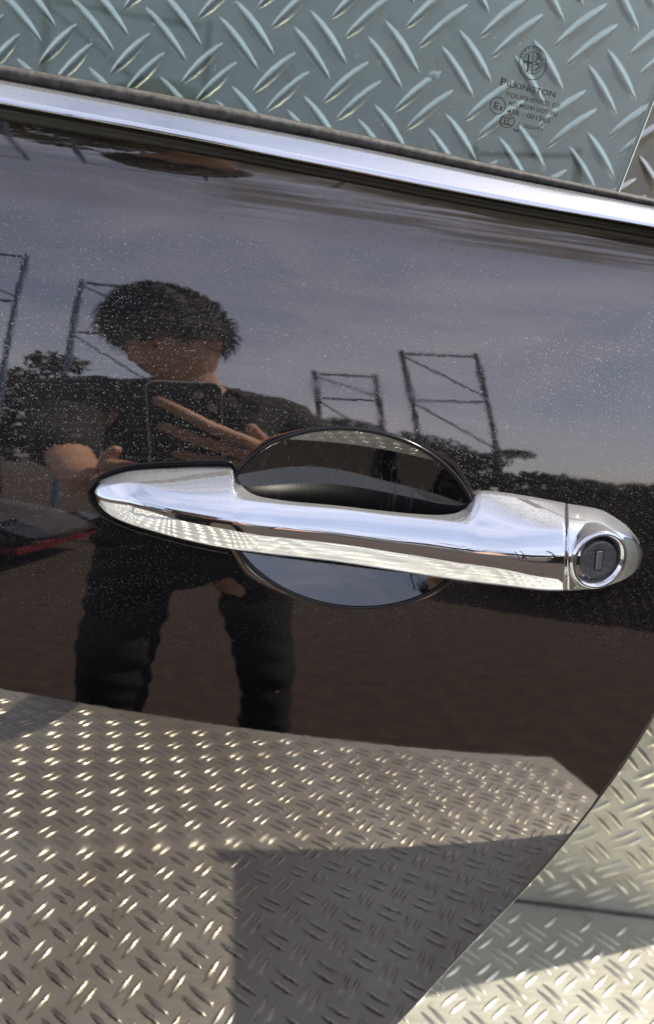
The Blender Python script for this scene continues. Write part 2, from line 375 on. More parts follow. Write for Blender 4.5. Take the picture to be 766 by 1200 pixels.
# wall
HW = 1.10
nw = Vector((wup.y*wd.z-wup.z*wd.y, wup.z*wd.x-wup.x*wd.z, wup.x*wd.y-wup.y*wd.x))
nw = wd.cross(wup); nw = nw if nw.y < 0 else -nw
bm = bmesh.new(); cs = []
for d in (0, .03):
    cs.append([bm.verts.new(p - nw*d) for p in (WL+wup*.003, WR+wup*.003, WR-wd*.16+wup*HW, WL+wup*HW)])
bm.faces.new(cs[0]); bm.faces.new(cs[1][::-1])
for i in range(4): bm.faces.new((cs[0][i-1], cs[1][i-1], cs[1][i], cs[0][i]))
wall = frombm('tread_plate_wall', bm, PLATE)
tag(wall, 'silvery chequered tread plate wall standing behind the car door', 'wall')
lw = (WR-WA).length
n2 = tread(wall, WA, wd, wup, nw, (-30, 8), (0, 19), lambda q, p: .02 < q[1] < HW-.02 and q[0] < lw-.03-.16*q[1]/HW)
# rivet seen through the window
def dome(name, c, n, r, h, mat, parent):
    c, n = Vector(c), Vector(n); a = n.orthogonal().normalized(); b = n.cross(a); V = []
    prof = [(1.0, -.0005), (1.0, h*.25), (.85, h*.6), (.5, h*.95), (.2, h)]
    for pr, ph in prof:
        for k in range(14):
            t = 2*math.pi*k/14; V.append(c + a*math.cos(t)*r*pr + b*math.sin(t)*r*pr + n*ph)
    fs = grid_faces(len(prof), 14, True); fs.append(tuple((len(prof)-1)*14+k for k in range(14)))
    return mesh(name, V, fs, mat, parent)
d = Vector(ray(508, 90)); t = (WA-Vector(CAM)).dot(nw)/d.dot(nw)
dome('rivet', Vector(CAM)+d*t, nw, .0045, .002, PLATE, wall)
# caulked seam between wall and floor
V, Fc = [], []
for i in range(61):
    p = WL + (WR-WL)*(i/60)
    for a, b in ((.000, .0042+.0008*math.sin(i*1.7)), (.002, .0018), (.0045+.001*math.sin(i*2.3), .0006)): V.append(p + nw*a + Vector((0, 0, b)))
mesh('seam_strip', V, grid_faces(61, 3), RUBBER, wall)
# unseen board added at the bed's right end to cast a shadow on the floor
bm = bmesh.new(); box(bm, .615, .64, .115, .44, ZF+.002, ZF+.76); box(bm, .607, .648, .105, .13, ZF+.0021, ZF+.775); box(bm, .607, .648, .42, .445, ZF+.0021, ZF+.775)
sb = frombm('shade_board', bm, PLATE)
tag(sb, 'narrow unseen metal board added at the right end of the bed to shade its floor', 'board')

# ------------------------------------------------------------------ the car door
door = empty('car_door', (-.1, .42, ZF))
tag(door, 'glossy black car door with chrome handle and green tinted window', 'car door')
ex = [.01, .02, .07, .125] + [hit(*e)[0] for e in EDGE_PX] + [.262, .275, .285, .293, .300]
ez = [.600, .615, .70, .80] + [hit(*e)[2] for e in EDGE_PX] + [1.20, 1.25, 1.30, 1.35, 1.41]
EXS = _smooth(np.interp(ZZ, ez, ex), 81)
def XR(z): return float(np.interp(z, ZZ, EXS))
XL = -.62
# outline of the hollow behind the grip, traced as a turned ellipse
NE = 192
def ell(t, s=1.0):
    a, b, rot = 147.0*s, 104.5*s, R(7.5); u, v = a*math.cos(t), b*math.sin(t)
    return 410.5+u*math.cos(rot)-v*math.sin(rot), 607+u*math.sin(rot)+v*math.cos(rot)
c0 = hit(410.5, 607)
epts = []
for k in range(NE):
    p = hit(*ell(2*math.pi*k/NE)); epts.append((p[0], p[2]))
ZB, ZTOP = .615, 1.396
zh0, zh1 = min(e[1] for e in epts)-.006, max(e[1] for e in epts)+.006
rows = list(np.linspace(ZB, zh0, 110)) + list(np.linspace(zh0, zh1, 37)[1:]) + list(np.linspace(zh1, ZTOP, 80)[1:])
ih0, ih1 = 109, 109+36
zm = (zh0+zh1)/2; wdt = XR(zm)-XL
s0 = (min(e[0] for e in epts)-.008-XL)/wdt; s1 = (max(e[0] for e in epts)+.008-XL)/wdt
colsS = list(np.linspace(0, s0, 130)) + list(np.linspace(s0, s1, 61)[1:]) + list(np.linspace(s1, 1, 60)[1:])
jh0, jh1 = 129, 129+60
nR, nC = len(rows), len(colsS)
V = []
for z in rows:
    xr = XR(z)
    for s in colsS:
        x = XL+s*(xr-XL); V.append((x, surf(x, z), z))
Fc = []
for i in range(nR-1):
    for j in range(nC-1):
        if ih0 <= i < ih1 and jh0 <= j < jh1: continue
        Fc.append((i*nC+j, i*nC+j+1, (i+1)*nC+j+1, (i+1)*nC+j))
# ring of quads from the rectangular gap to the ellipse
loop = [(ih0, j) for j in range(jh0, jh1)] + [(i, jh1) for i in range(ih0, ih1)] + [(ih1, j) for j in range(jh1, jh0, -1)] + [(i, jh0) for i in range(ih1, ih0, -1)]
assert len(loop) == NE
lp = [V[i*nC+j] for i, j in loop]
ang = lambda x, z: math.atan2((z-c0[2])/.042, (x-c0[0])/.054)
ea = [ang(*e) for e in epts]
poly = sorted(zip(ea, epts)); pa = [a for a, _ in poly]; px_ = [e[0] for _, e in poly]; pz_ = [e[1] for _, e in poly]
pa = [pa[-1]-2*math.pi]+pa+[pa[0]+2*math.pi]; px_ = [px_[-1]]+px_+[px_[0]]; pz_ = [pz_[-1]]+pz_+[pz_[0]]
rim = []
for q in lp:
    a = ang(q[0], q[2]); rim.append((float(np.interp(a, pa, px_)), float(np.interp(a, pa, pz_))))
K = 7; prev = [i*nC+j for i, j in loop]
for k in range(1, K+1):
    f = k/K; cur = []
    for (x0, _, z0), (x1, z1) in zip(lp, rim):
        x, z = x0+(x1-x0)*f, z0+(z1-z0)*f; cur.append(len(V)); V.append((x, surf(x, z), z))
    for a in range(NE):
        b = (a+1) % NE; Fc.append((prev[a], prev[b], cur[b], cur[a]))
    prev = cur
# rolled lip into the hollow
base_l = prev
for dr, dp in ((.9935, .0004), (.989, .0012), (.988, .002)):
    cur = []
    for x, z in rim:
        xx, zz2 = c0[0]+(x-c0[0])*dr, c0[2]+(z-c0[2])*dr; cur.append(len(V)); V.append((xx, surf(xx, zz2)+dp, zz2))
    for a in range(NE):
        b = (a+1) % NE; Fc.append((base_l[a], base_l[b], cur[b], cur[a]))
    base_l = cur
# hemmed right edge
ed = [i*nC+nC-1 for i in range(nR)]
for dx, dy in ((.0009, .0005), (.0015, .0017), (.0014, .0035), (-.004, .006), (-.02, .0065)):
    cur = []
    for z in rows: x = XR(z); cur.append(len(V)); V.append((x+dx, surf(x, z)+dy, z))
    for i in range(nR-1): Fc.append((ed[i], cur[i], cur[i+1], ed[i+1]))
    ed = cur
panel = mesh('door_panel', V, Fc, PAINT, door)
tag(panel, 'dusty black clearcoat skin mirroring sky, person and tread plate')
# the inner shell that gives the door its depth
V = []
zs = np.linspace(ZB-.012, 1.375, 40)
for z in zs:
    xr = XR(max(z, ZB))-.006
    ys = surf(0, max(z, ZB))
    V += [(XL+.004, ys+.010, z), (xr-.012, surf(xr, max(z, ZB))+.010, z), (xr-.03, ys+.022, z), (xr-.05, ys+.115, z), (XL+.03, ys+.115, z)]
Fc = grid_faces(40, 5, True); Fc.append(tuple(range(5))[::-1]); Fc.append(tuple(39*5+k for k in range(5)))
mesh('inner_shell', V, Fc, BLACK, door, smooth=False)
# hollow behind the grip
V = []; NRG = 26
for k in range(NRG):
    rho = 1-k/(NRG-1)*.985
    for x, z in rim:
        q = .9885*rho; xx, zz2 = c0[0]+(x-c0[0])*q, c0[2]+(z-c0[2])*q
        V.append((xx, surf(xx, zz2)+.0010+.0125*(1-rho**2), zz2))
Fc = grid_faces(NRG, NE, True); Fc.append(tuple((NRG-1)*NE+k for k in range(NE)))
def make_cup_paint():
    m, n, l, b = nodemat('scratched_black_paint')
    b.inputs['Base Color'].default_value = (.006, .006, .007, 1); b.inputs['IOR'].default_value = 2.15
    tc = n.new('ShaderNodeTexCoord'); mp = n.new('ShaderNodeMapping'); mp.inputs[3].default_value = (900, 900, 22); mp.inputs[2].default_value = (0, .25, 0); l.new(tc.outputs['Object'], mp.inputs[0])
    nz = n.new('ShaderNodeTexNoise'); nz.inputs['Scale'].default_value = 1; nz.inputs['Detail'].default_value = 3; nz.inputs['Distortion'].default_value = 1.2; l.new(mp.outputs[0], nz.inputs['Vector'])
    rp = n.new('ShaderNodeMapRange'); rp.inputs[1].default_value = .56; rp.inputs[2].default_value = .76; rp.inputs[3].default_value = .008; rp.inputs[4].default_value = .35; l.new(nz.outputs[0], rp.inputs[0]); l.new(rp.outputs[0], b.inputs['Roughness'])
    df = n.new('ShaderNodeBsdfDiffuse'); df.inputs[0].default_value = (.5, .5, .52, 1)
    mx = n.new('ShaderNodeMixShader'); l.new(mth(n, l, 'MULTIPLY', rp.outputs[0], .16), mx.inputs[0]); l.new(b.outputs[0], mx.inputs[1]); l.new(df.outputs[0], mx.inputs[2]); l.new(mx.outputs[0], n['Material Output'].inputs[0])
    return m
cup = mesh('handle_recess', V, Fc, make_cup_paint(), door)
tag(cup, 'scratched oval finger recess behind the chrome handle')
V, Fc = tube([(x, surf(x, z)-.0002, z) for x, z in rim], .0011, 8, True)
mesh('recess_rim', V, Fc, GASKET, door)

# ---- chrome handle
def pchip(xs, ys):
    xs, ys = np.array(xs, float), np.array(ys, float); h = np.diff(xs); dl = np.diff(ys)/h; m = np.zeros(len(xs))
    m[0], m[-1] = dl[0], dl[-1]
    for i in range(1, len(xs)-1):
        if dl[i-1]*dl[i] > 0:
            w1, w2 = 2*h[i]+h[i-1], h[i]+2*h[i-1]; m[i] = (w1+w2)/(w1/dl[i-1]+w2/dl[i])
    def f(x):
        i = int(np.clip(np.searchsorted(xs, x)-1, 0, len(xs)-2)); t = (x-xs[i])/h[i]
        return ((1+2*t)*(1-t)**2)*ys[i]+t*(1-t)**2*h[i]*m[i]+t*t*(3-2*t)*ys[i+1]+t*t*(t-1)*h[i]*m[i+1]
    return f
# upper edge, lower edge, ridge under the flat top, height above the skin, all along the grip
topf = pchip([109, 112, 118, 130, 153, 180, 204, 240, 262, 269, 273, 277, 283, 291, 303, 318, 345, 390, 452, 490, 513, 530, 543, 549, 554, 558, 565, 580, 610, 659, 664, 702, 720, 732, 743, 750, 753],
             [574, 567, 562, 557, 551, 548.4, 547.2, 546, 546, 546.5, 549, 558, 568, 576, 581.5, 584.5, 588, 592, 599, 602.5, 603.5, 602, 597, 590, 582, 577.5, 575, 576, 580, 589, 590, 597, 606.5, 615, 627, 638, 646])
botf = pchip([109, 113, 118, 128, 150, 178, 215, 255, 300, 390, 450, 529, 590, 651, 697, 727, 738, 745, 750, 753],
             [577, 587, 594, 603, 613.5, 622, 632, 640.5, 647.5, 658, 667, 679, 686.5, 692.5, 690, 681, 675, 668, 660, 650])
rdgf = pchip([109, 150, 204, 255, 275, 290, 310, 340, 390, 452, 513, 545, 560, 620, 665, 710, 740, 753], [574.6, 566, 575.5, 582, 584, 586, 588, 591, 595, 602.5, 609, 614, 617, 621, 620, 622, 632, 647])
hmf = pchip([109, 113, 120, 135, 160, 204, 270, 330, 450, 540, 620, 665, 700, 725, 742, 750, 753], [.001, .004, .0064, .0098, .0137, .0164, .0173, .0150, .0130, .0146, .0186, .0194, .0165, .0130, .0082, .0045, .001])
gapf = pchip([109, 262, 274, 296, 520, 540, 558, 753], [0, 0, .3, 1, 1, .7, 0, 0])      # 1 where the grip stands free of the door
def loft(xs, name, parent, slant):
    V = []; NA, NB = 10, 34
    for x in xs:
        xt, xb = x+slant*0, x-slant*1.0
        t, b, rg, hm, gp = topf(x), botf(max(109, xb)), rdgf(x), hmf(x), gapf(x)
        rg = min(max(rg, t+.4), b-.4)
        L = max(.0005, (b-rg)*.00037)
        h0 = gp*.0018
        wdth = float(np.interp(x, [109, 420, 560, 650], [.10, .10, .17, .24]))
        aa = np.linspace(0, 1, 81); sl_ = -.42*(aa-.5)-.40*np.tanh((aa-.50)/wdth)
        hh_ = np.concatenate([[0], np.cumsum((sl_[1:]+sl_[:-1])/2)*(aa[1]-aa[0])]); hh_ -= hh_.max()
        def H(a): return max(hm+L*float(np.interp(a, aa, hh_)), h0+.0004)
        hr = H(0); ring = []
        for k in range(NA):                      # flat upper side, a little crowned
            f = k/NA; ring.append((f*(rg-t)/(b-t), h0+(hr-h0)*(f+.35*f*(1-f)) if k else h0))
        for k in range(NB+1):
            a = k/NB; ring.append(((rg-t+a*(b-rg))/(b-t), H(a)))
        hb = ring[-1][1]
        ring += [(1.004, hb-(hb-h0)*.35), (1.0, h0), (.85, h0-.004), (.5, h0-.006), (.15, h0-.004)]
        for f, h in ring:
            xx = xt+(xb-xt)*f; V.append(hit(xx, t+(b-t)*f, h))
    n = NA+NB+1+5
    fs = grid_faces(len(xs), n, True); fs.append(tuple(range(n))[::-1]); fs.append(tuple((len(xs)-1)*n+k for k in range(n)))
    o = mesh(name, V, fs, CHROME, parent)
    o.data.materials.append(BLACK)              # the inner side of the grip is black plastic
    for p in o.data.polygons:
        if all(i % n >= NA+NB+2 or i % n == 0 for i in p.vertices) and len(p.vertices) == 4: p.material_index = 1
    bm = bmesh.new(); bm.from_mesh(o.data); bmesh.ops.recalc_face_normals(bm, faces=bm.faces); bm.to_mesh(o.data); bm.free()
    return o
xs = [109.3, 110, 111, 112.5, 114.5, 117, 120, 124, 129] + list(np.linspace(135, 262, 40)) + list(np.linspace(264, 310, 34)) + list(np.linspace(314, 515, 60)) + list(np.linspace(518, 572, 36)) + list(np.linspace(575, 662, 28))
def slant_loft(xs, name, parent, k0, k1):
    return loft(xs, name, parent, 0)
handle = loft(xs, 'door_handle', door, 0)
tag(handle, 'long chrome pull handle tapering to a point at its left end')
xs = list(np.linspace(664.2, 735, 34)) + [738, 741, 743.5, 746, 748, 749.5, 751, 752.2, 753]
lock = loft(xs, 'lock_cover', door, 0)
tag(lock, 'rounded chrome lock cover at the right end of the handle')
# lathe for the lock
def lathe(name, c, n, prof, mat, parent, seg=64, up=None):
    c, n = Vector(c), Vector(n).normalized(); a = (Vector(up)-n*Vector(up).dot(n)).normalized() if up is not None else n.orthogonal().normalized(); b = n.cross(a); V = []
    for r, h in prof:
        for k in range(seg):
            t = 2*math.pi*k/seg; V.append(c + a*math.cos(t)*r + b*math.sin(t)*r + n*h)
    fs = grid_faces(len(prof), seg, True)
    if prof[-1][0] < .0001 or True: fs.append(tuple((len(prof)-1)*seg+k for k in range(seg)))
    o = mesh(name, V, fs, mat, parent)
    bm = bmesh.new(); bm.from_mesh(o.data); bmesh.ops.recalc_face_normals(bm, faces=bm.faces); bm.to_mesh(o.data); bm.free()
    return o
lc = Vector(hit(699.5, 655.5, .0178)); ln = Vector((.10, -1, .02)).normalized()
rs = [(.0152, -.009), (.0150, -.0015), (.0146, .0010), (.0139, .0022), (.0130, .0026), (.0122, .0020), (.0113, .0006), (.0104, -.0012), (.0099, -.0028), (.0098, -.004)]
bz = mesh('lock_bezel', [0], [], CHROME, lock) if False else None
lathe('lock_bezel', lc, ln, rs, CHROME, lock)
lathe('lock_cylinder', lc, ln, [(.0093, -.0045), (.0093, .0004), (.0090, .0011), (.0084, .0013), (.0072, .0010), (.0005, .0010)], LOCKGREY, lock)
u_ = Vector(UP); u_ = (u_ - ln*u_.dot(ln)).normalized(); r_ = u_.cross(ln) * -1
tilt = R(-6); sx = (r_*math.cos(tilt)+u_*math.sin(tilt)); sy = (u_*math.cos(tilt)-r_*math.sin(tilt))
def slab(name, c, ax, ay, an, hw, hh, t0, t1, mat, parent):
    V = [c+ax*i*hw+ay*j*hh+an*t for t in (t0, t1) for i, j in ((-1,-1),(1,-1),(1,1),(-1,1))]
    o = mesh(name, V, [(0,1,2,3),(4,5,6,7),(0,1,5,4),(1,2,6,5),(2,3,7,6),(3,0,4,7)], mat, parent, smooth=False)
    bm = bmesh.new(); bm.from_mesh(o.data); bmesh.ops.recalc_face_normals(bm, faces=bm.faces); bmesh.ops.bevel(bm, geom=bm.edges[:], offset=.0002, segments=1, affect='EDGES'); bm.to_mesh(o.data); bm.free()
    return o
slab('keyhole_frame', lc, sx, sy, ln, .0021, .0052, .0005, .00125, BLACK, lock)
slab('keyhole_shutter', lc, sx, sy, ln, .0015, .0046, .0006, .0017, SHUTTER, lock)
# gasket round the pointed end
path = []
def outl(x, side, off):
    return (x, topf(x)-off) if side else (x, botf(x)+off)
pts = [outl(x, 1, 7) for x in np.linspace(278, 130, 30)] + [(118, 555.5), (109, 562), (104, 570), (102.5, 577), (105, 588), (111, 598.5), (121, 608)] + [outl(x, 0, 7) for x in np.linspace(132, 268, 30)]
inner = [outl(x, 1, -3) for x in np.linspace(278, 130, 30)] + [(121, 565), (115, 569), (112.5, 573), (112, 576.5), (113, 582), (117, 589), (125, 597)] + [outl(x, 0, -3) for x in np.linspace(132, 268, 30)]
V = []
for (ox, oy), (ix, iy) in zip(pts, inner):
    for f, h in ((0, -.0006), (.04, .0011), (.16, .0017), (.3, .0012), (.42, .0004), (.6, .0002), (1, .0003)):
        V.append(hit(ox+(ix-ox)*f, oy+(iy-oy)*f, h))
mesh('handle_gasket', V, grid_faces(len(pts), 7), GASKET, door)

# ---- belt line: seal, bright strip, lower lip
bx = [-60, 0, 204, 390, 570, 766, 840]
seal_t = pchip(bx, [65, 76.5, 114.5, 152, 192, 234, 250]); chr_t = pchip(bx, [81.5, 93, 131, 166.5, 203.5, 242, 256.5])
chr_b = pchip(bx, [110.5, 122, 160, 197, 232.5, 267.5, 281]); lip_b = pchip(bx, [129.5, 141, 176, 210.5, 245, 280, 294])
def strip(name, f0, f1, prof, mat, x0=-60, x1=840, n=110):
    V = []
    for x in np.linspace(x0, x1, n):
        for f, h in prof: V.append(hit(x, f0(x)+(f1(x)-f0(x))*f, h))
    o = mesh(name, V, grid_faces(n, len(prof)), mat, door)
    bm = bmesh.new(); bm.from_mesh(o.data); bmesh.ops.recalc_face_normals(bm, faces=bm.faces)
    if sum(f.normal.y for f in bm.faces) > 0: bmesh.ops.reverse_faces(bm, faces=bm.faces)
    bm.to_mesh(o.data); bm.free(); return o
strip('window_seal', seal_t, chr_t, [(-.12, -.010), (-.04, .001), (.0, .0032), (.25, .0046), (.6, .0046), (.9, .0036), (1.05, .0008)], RUBBER)
strip('chrome_strip', chr_t, chr_b, [(-.03, .002), (0, .0040), (.04, .0052), (.2, .0072), (.45, .0100), (.7, .0127), (.92, .0149), (.97, .0146), (1.0, .0115), (1.03, .001)], CHROME)
strip('lower_lip', chr_b, lip_b, [(-.1, .001), (-.02, .0035), (.12, .0042), (.4, .003), (.75, .0012), (1.0, .0006), (1.02, -.002)], BLACK)

# ---- window glass
gth = R(6); g0 = Vector((0, float(surf(0, 1.40))+.004, 1.40)); gn = Vector((0, -math.cos(gth), math.sin(gth)))
def onglass(px, py, off=0):
    d = Vector(ray(px, py)); c = g0+gn*off; return Vector(CAM)+d*((c-Vector(CAM)).dot(gn)/d.dot(gn))
e0, e1 = onglass(727, 216), onglass(766, 115); ev = (e1-e0)/(e1.z-e0.z)
def gedge(z): return e0+ev*(z-e0.z)
def gpt(x, z): return Vector((x, g0.y+(z-g0.z)*math.tan(gth), z))
zt, zb_ = 1.62, 1.385
ga = [gpt(-.60, zb_), gedge(zb_), gedge(zt), gpt(-.45, zt)]
th_ = gn*.004
V = ga + [p-th_ for p in ga]
glass = mesh('window_glass', V, [(0,1,2,3),(7,6,5,4),(0,4,5,1),(2,6,7,3),(3,7,4,0)], GLASS, door, smooth=False)
tag(glass, 'green tinted side window with small printed maker marks')
sd = (gedge(zt)-gedge(zb_)).normalized().cross(gn); sd = sd if sd.x > 0 else -sd
V = [p+sd*.0002+q for p in (gedge(zb_), gedge(zt)) for q in (gn*.0002, sd*.0009-gn*.001, sd*.0009-gn*.003, -gn*.0042)]
mesh('glass_edge', V, [(0,1,5,4),(1,2,6,5),(2,3,7,6)], EDGE, door)
gx = Vector((1, 0, 0)); gy = Vector((0, math.sin(gth), math.cos(gth)))
def lettering(name, txt, p0, p1, capx, bold=.004):
    """a line of print from pixel p0 to p1 along its baseline, capital height capx pixels"""
    a, b = onglass(*p0, off=.0004), onglass(*p1, off=.0004); d = b-a; ln_ = d.length; d.normalize(); u = gn.cross(d)
    if u.z < 0: u = -u
    cu = bpy.data.curves.new(name, 'FONT'); cu.body = txt; cu.size = 1; cu.offset = bold; cu.resolution_u = 3
    tmp = bpy.data.objects.new('tmp', cu); COL.objects.link(tmp); bpy.context.view_layer.update()
    me = bpy.data.meshes.new_from_object(tmp.evaluated_get(bpy.context.evaluated_depsgraph_get()))
    COL.objects.unlink(tmp); bpy.data.objects.remove(tmp)
    xs_ = [v.co.x for v in me.vertices]; w0, w1 = min(xs_), max(xs_)
    mp = (onglass(p0[0], p0[1]-capx)-onglass(*p0)).length
    for v in me.vertices: v.co = a + d*((v.co.x-w0)/(w1-w0)*ln_) + u*(v.co.y/.70*mp)
    me.materials.clear(); me.materials.append(PRINT); me.name = name
    o = put(bpy.data.objects.new(name, me), glass); o.matrix_parent_inverse = glass.matrix_world.inverted()
    return o
bpy.context.view_layer.update()
glass_inv = Matrix.Translation(-door.location)
def fix(o): return o
def flatring(name, c, rx, ry, wpx, seg=48):
    V = []
    for k in range(seg):
        t = 2*math.pi*k/seg
        for s in (0, wpx): V.append(onglass(c[0]+(rx-s)*math.cos(t), c[1]+(ry-s)*math.sin(t), .0004))
    fs = [(2*k, 2*k+1, 2*((k+1) % seg)+1, 2*((k+1) % seg)) for k in range(seg)]
    o = mesh(name, V, fs, PRINT, glass, smooth=False); return o
def flatline(name, pts, wpx):
    V = []; 
    for i, p in enumerate(pts):
        a, b = pts[max(i-1, 0)], pts[min(i+1, len(pts)-1)]; dx, dy = b[0]-a[0], b[1]-a[1]; L = math.hypot(dx, dy) or 1
        for s in (-.5, .5): V.append(onglass(p[0]-dy/L*wpx*s, p[1]+dx/L*wpx*s, .0004))
    return mesh(name, V, [(2*i, 2*i+1, 2*i+3, 2*i+2) for i in range(len(pts)-1)], PRINT, glass, smooth=False)
lettering('printed_line', 'P', (585.5, 99.3), (592.2, 100.8), 8.8, .012)
lettering('printed_line', 'ILKINGTON', (593.5, 101.2), (649.6, 114.3), 6.8, .012)
lettering('printed_line', 'TOUGHENED GF', (591.5, 112.6), (655.5, 127.2), 5.2)
lettering('printed_line', 'AS2 M3240 DOT 882', (595, 122.6), (652.8, 136.4), 4.8)
lettering('printed_line', '43R - 001582', (593.3, 132.6), (643.4, 144), 5.6, .006)
lettering('printed_line', 'E  000199', (605.7, 147.9), (634.8, 154.6), 4.6)
lettering('printed_line', '9 ......', (599.8, 154.2), (631, 162), 4.0)
flatring('approval_mark', (582.8, 123.6), 9.4, 10.4, 1.0); lettering('approval_letter', 'E', (577.8, 127.2), (583.4, 128.4), 8.0, .01); lettering('approval_number', '1', (585.2, 129.6), (587.4, 130.0), 5.0, .01)
flatring('safety_mark', (593.6, 142), 9.0, 8.0, .9)
for dx in (-4.2, 0, 4.2):
    flatline('safety_letter', [(593.8+dx+3.0*math.cos(t), 142+dx*.2+4.2*math.sin(t)) for t in np.linspace(R(50), R(310), 12)], 1.1)
# round emblem: two rings, letters round the top, cross on the left half, serpent on the right
ec = (623.7, 73.6)
flatring('emblem_ring', ec, 16.6, 20.2, .9); flatring('emblem_ring', ec, 11.2, 13.6, .8)
for k, ch in enumerate('ALFAROMEO'):
    t = R(-158 + k*17 + (6 if k > 3 else 0)); c = (ec[0]+13.1*math.cos(t), ec[1]+16.0*math.sin(t)); tx, ty = -math.sin(t), math.cos(t)
    lettering('emblem_letter', ch, (c[0]-tx*1.7, c[1]-ty*1.7), (c[0]+tx*1.7, c[1]+ty*1.7), 3.6, .01)
flatline('emblem_divider', [(624.2, 60.4), (623.2, 87)], .8)
flatline('emblem_cross', [(613.0, 71.8), (623.2, 74.0)], 2.2); flatline('emblem_cross', [(619.2, 63.5), (617.6, 84.0)], 2.0)
flatline('emblem_serpent', [(628, 63), (631.5, 66), (629, 69.5), (626.5, 72), (630, 75), (632, 78.5), (628.5, 80.5), (626.5, 83)], 1.6)
flatline('emblem_serpent', [(626.5, 66), (633.5, 70.5)], 1.1); flatline('emblem_serpent', [(626, 76), (633, 74.5)], 1.1)

# ------------------------------------------------------------------ the person with the phone, mirrored in the door
SKIN = plain('skin', (.47, .265, .175), .55, noise=.12, scale=40)
SHIRT = plain('dark_shirt', (.013, .012, .013), .9, noise=.3, scale=60, bump=.3)
TROUS = plain('black_trousers', (.010, .010, .011), .9, noise=.3, scale=60, bump=.3)
HAIR = plain('dark_hair', (.006, .0045, .0035), .7, noise=.4, scale=200)
SHOE = plain('dark_shoe', (.02, .02, .02), .6)
def skin_mesh(name, vs, es, mat, parent=None, sub=2):
    me = bpy.data.meshes.new(name); me.from_pydata([v[:3] for v in vs], es, []); o = bpy.data.objects.new(name, me); COL.objects.link(o)
    o.modifiers.new('Skin', 'SKIN'); sm = o.modifiers.new('Sub', 'SUBSURF'); sm.levels = sub; sm.render_levels = sub
    for i, v in enumerate(vs):
        rr = v[3] if isinstance(v[3], tuple) else (v[3], v[3]); me.skin_vertices[0].data[i].radius = rr
    me.skin_vertices[0].data[0].use_root = True
    bpy.context.view_layer.update()
    m2 = bpy.data.meshes.new_from_object(o.evaluated_get(bpy.context.evaluated_depsgraph_get()))
    COL.objects.unlink(o); bpy.data.objects.remove(o)
    m2.name = name; m2.polygons.foreach_set('use_smooth', [True]*len(m2.polygons)); m2.materials.clear(); m2.materials.append(mat)
    o = put(bpy.data.objects.new(name, m2), parent); return o
BODY = [(-.02,-.62,1.06,.12), (-.02,-.62,1.16,.125), (-.025,-.60,1.31,.14), (-.03,-.56,1.43,.085), (-.05,-.52,1.475,.062), (-.060,-.495,1.525,.058), (-.072,-.48,1.57,.062), (-.075,-.475,1.60,.055),
        (.14,-.58,1.42,.062), (.24,-.44,1.22,.046), (.165,-.22,1.20,.038), (.09,-.09,1.245,.028), (.062,-.052,1.275,(.026,.030)),
        (-.20,-.58,1.44,.062), (-.232,-.42,1.335,.044), (-.185,-.25,1.255,.036), (-.130,-.095,1.222,.028), (-.108,-.060,1.232,(.024,.028)),
        (-.12,-.62,1.00,.085), (-.172,-.58,.56,.062), (-.200,-.63,.09,.045), (-.205,-.50,.04,.04),
        (.09,-.62,1.00,.08), (.155,-.58,.56,.056), (.185,-.63,.09,.045), (.195,-.50,.04,.04)]
BE = [(0,1),(1,2),(2,3),(3,4),(4,5),(5,6),(6,7),(2,8),(8,9),(9,10),(10,11),(11,12),(2,13),(13,14),(14,15),(15,16),(16,17),(0,18),(18,19),(19,20),(20,21),(0,22),(22,23),(23,24),(24,25)]
person = skin_mesh('person', BODY, BE, SKIN)
# fingers, thumbs, nose, ears grown into the body mesh
extra = []
def chain(pts, lift=None):
    if lift is not None:            # lay the finger on the phone's back
        pts = [(x, (z-1.35)*.32-.0035+lift+(0 if k else -.03), z, r) for k, (x, z, r) in enumerate(pts)]
    extra.append(skin_mesh('finger', pts, [(i, i+1) for i in range(len(pts)-1)], SKIN, None, 2))
chain([(.058,1.288,.012), (.036,1.304,.0095), (-.004,1.320,.0085), (-.034,1.338,.008), (-.060,1.352,.0065)], .008)
chain([(.060,1.278,.012), (.036,1.288,.0095), (-.006,1.298,.0085), (-.032,1.309,.008), (-.056,1.318,.0065)], .008)
chain([(.060,1.268,.012), (.036,1.270,.0092), (.004,1.274,.008), (-.020,1.278,.0075), (-.040,1.282,.006)], .008)
chain([(.062,1.258,.011), (.038,1.254,.008), (.014,1.254,.007), (-.006,1.256,.0055)], .007)
chain([(.070,-.070,1.268,.013), (.060,-.062,1.300,.010), (.044,-.050,1.322,.0085), (.034,-.042,1.335,.006)])
for i in range(4): chain([(-.106,1.250-.010*i,.011), (-.100,1.258-.014*i,.0085), (-.085,1.258-.014*i,.0075), (-.068,1.257-.013*i,.006)], .007)
chain([(-.112,-.075,1.245,.012), (-.106,-.066,1.270,.009), (-.096,-.055,1.285,.0065)])
HM = Matrix.Translation((-.082, -.465, 1.594)) @ Matrix.Rotation(R(40), 4, 'Z') @ Matrix.Rotation(R(-33), 4, 'X') @ Matrix.Rotation(R(-5), 4, 'Y')
def gs(a, s): return math.exp(-(a/s)**2)
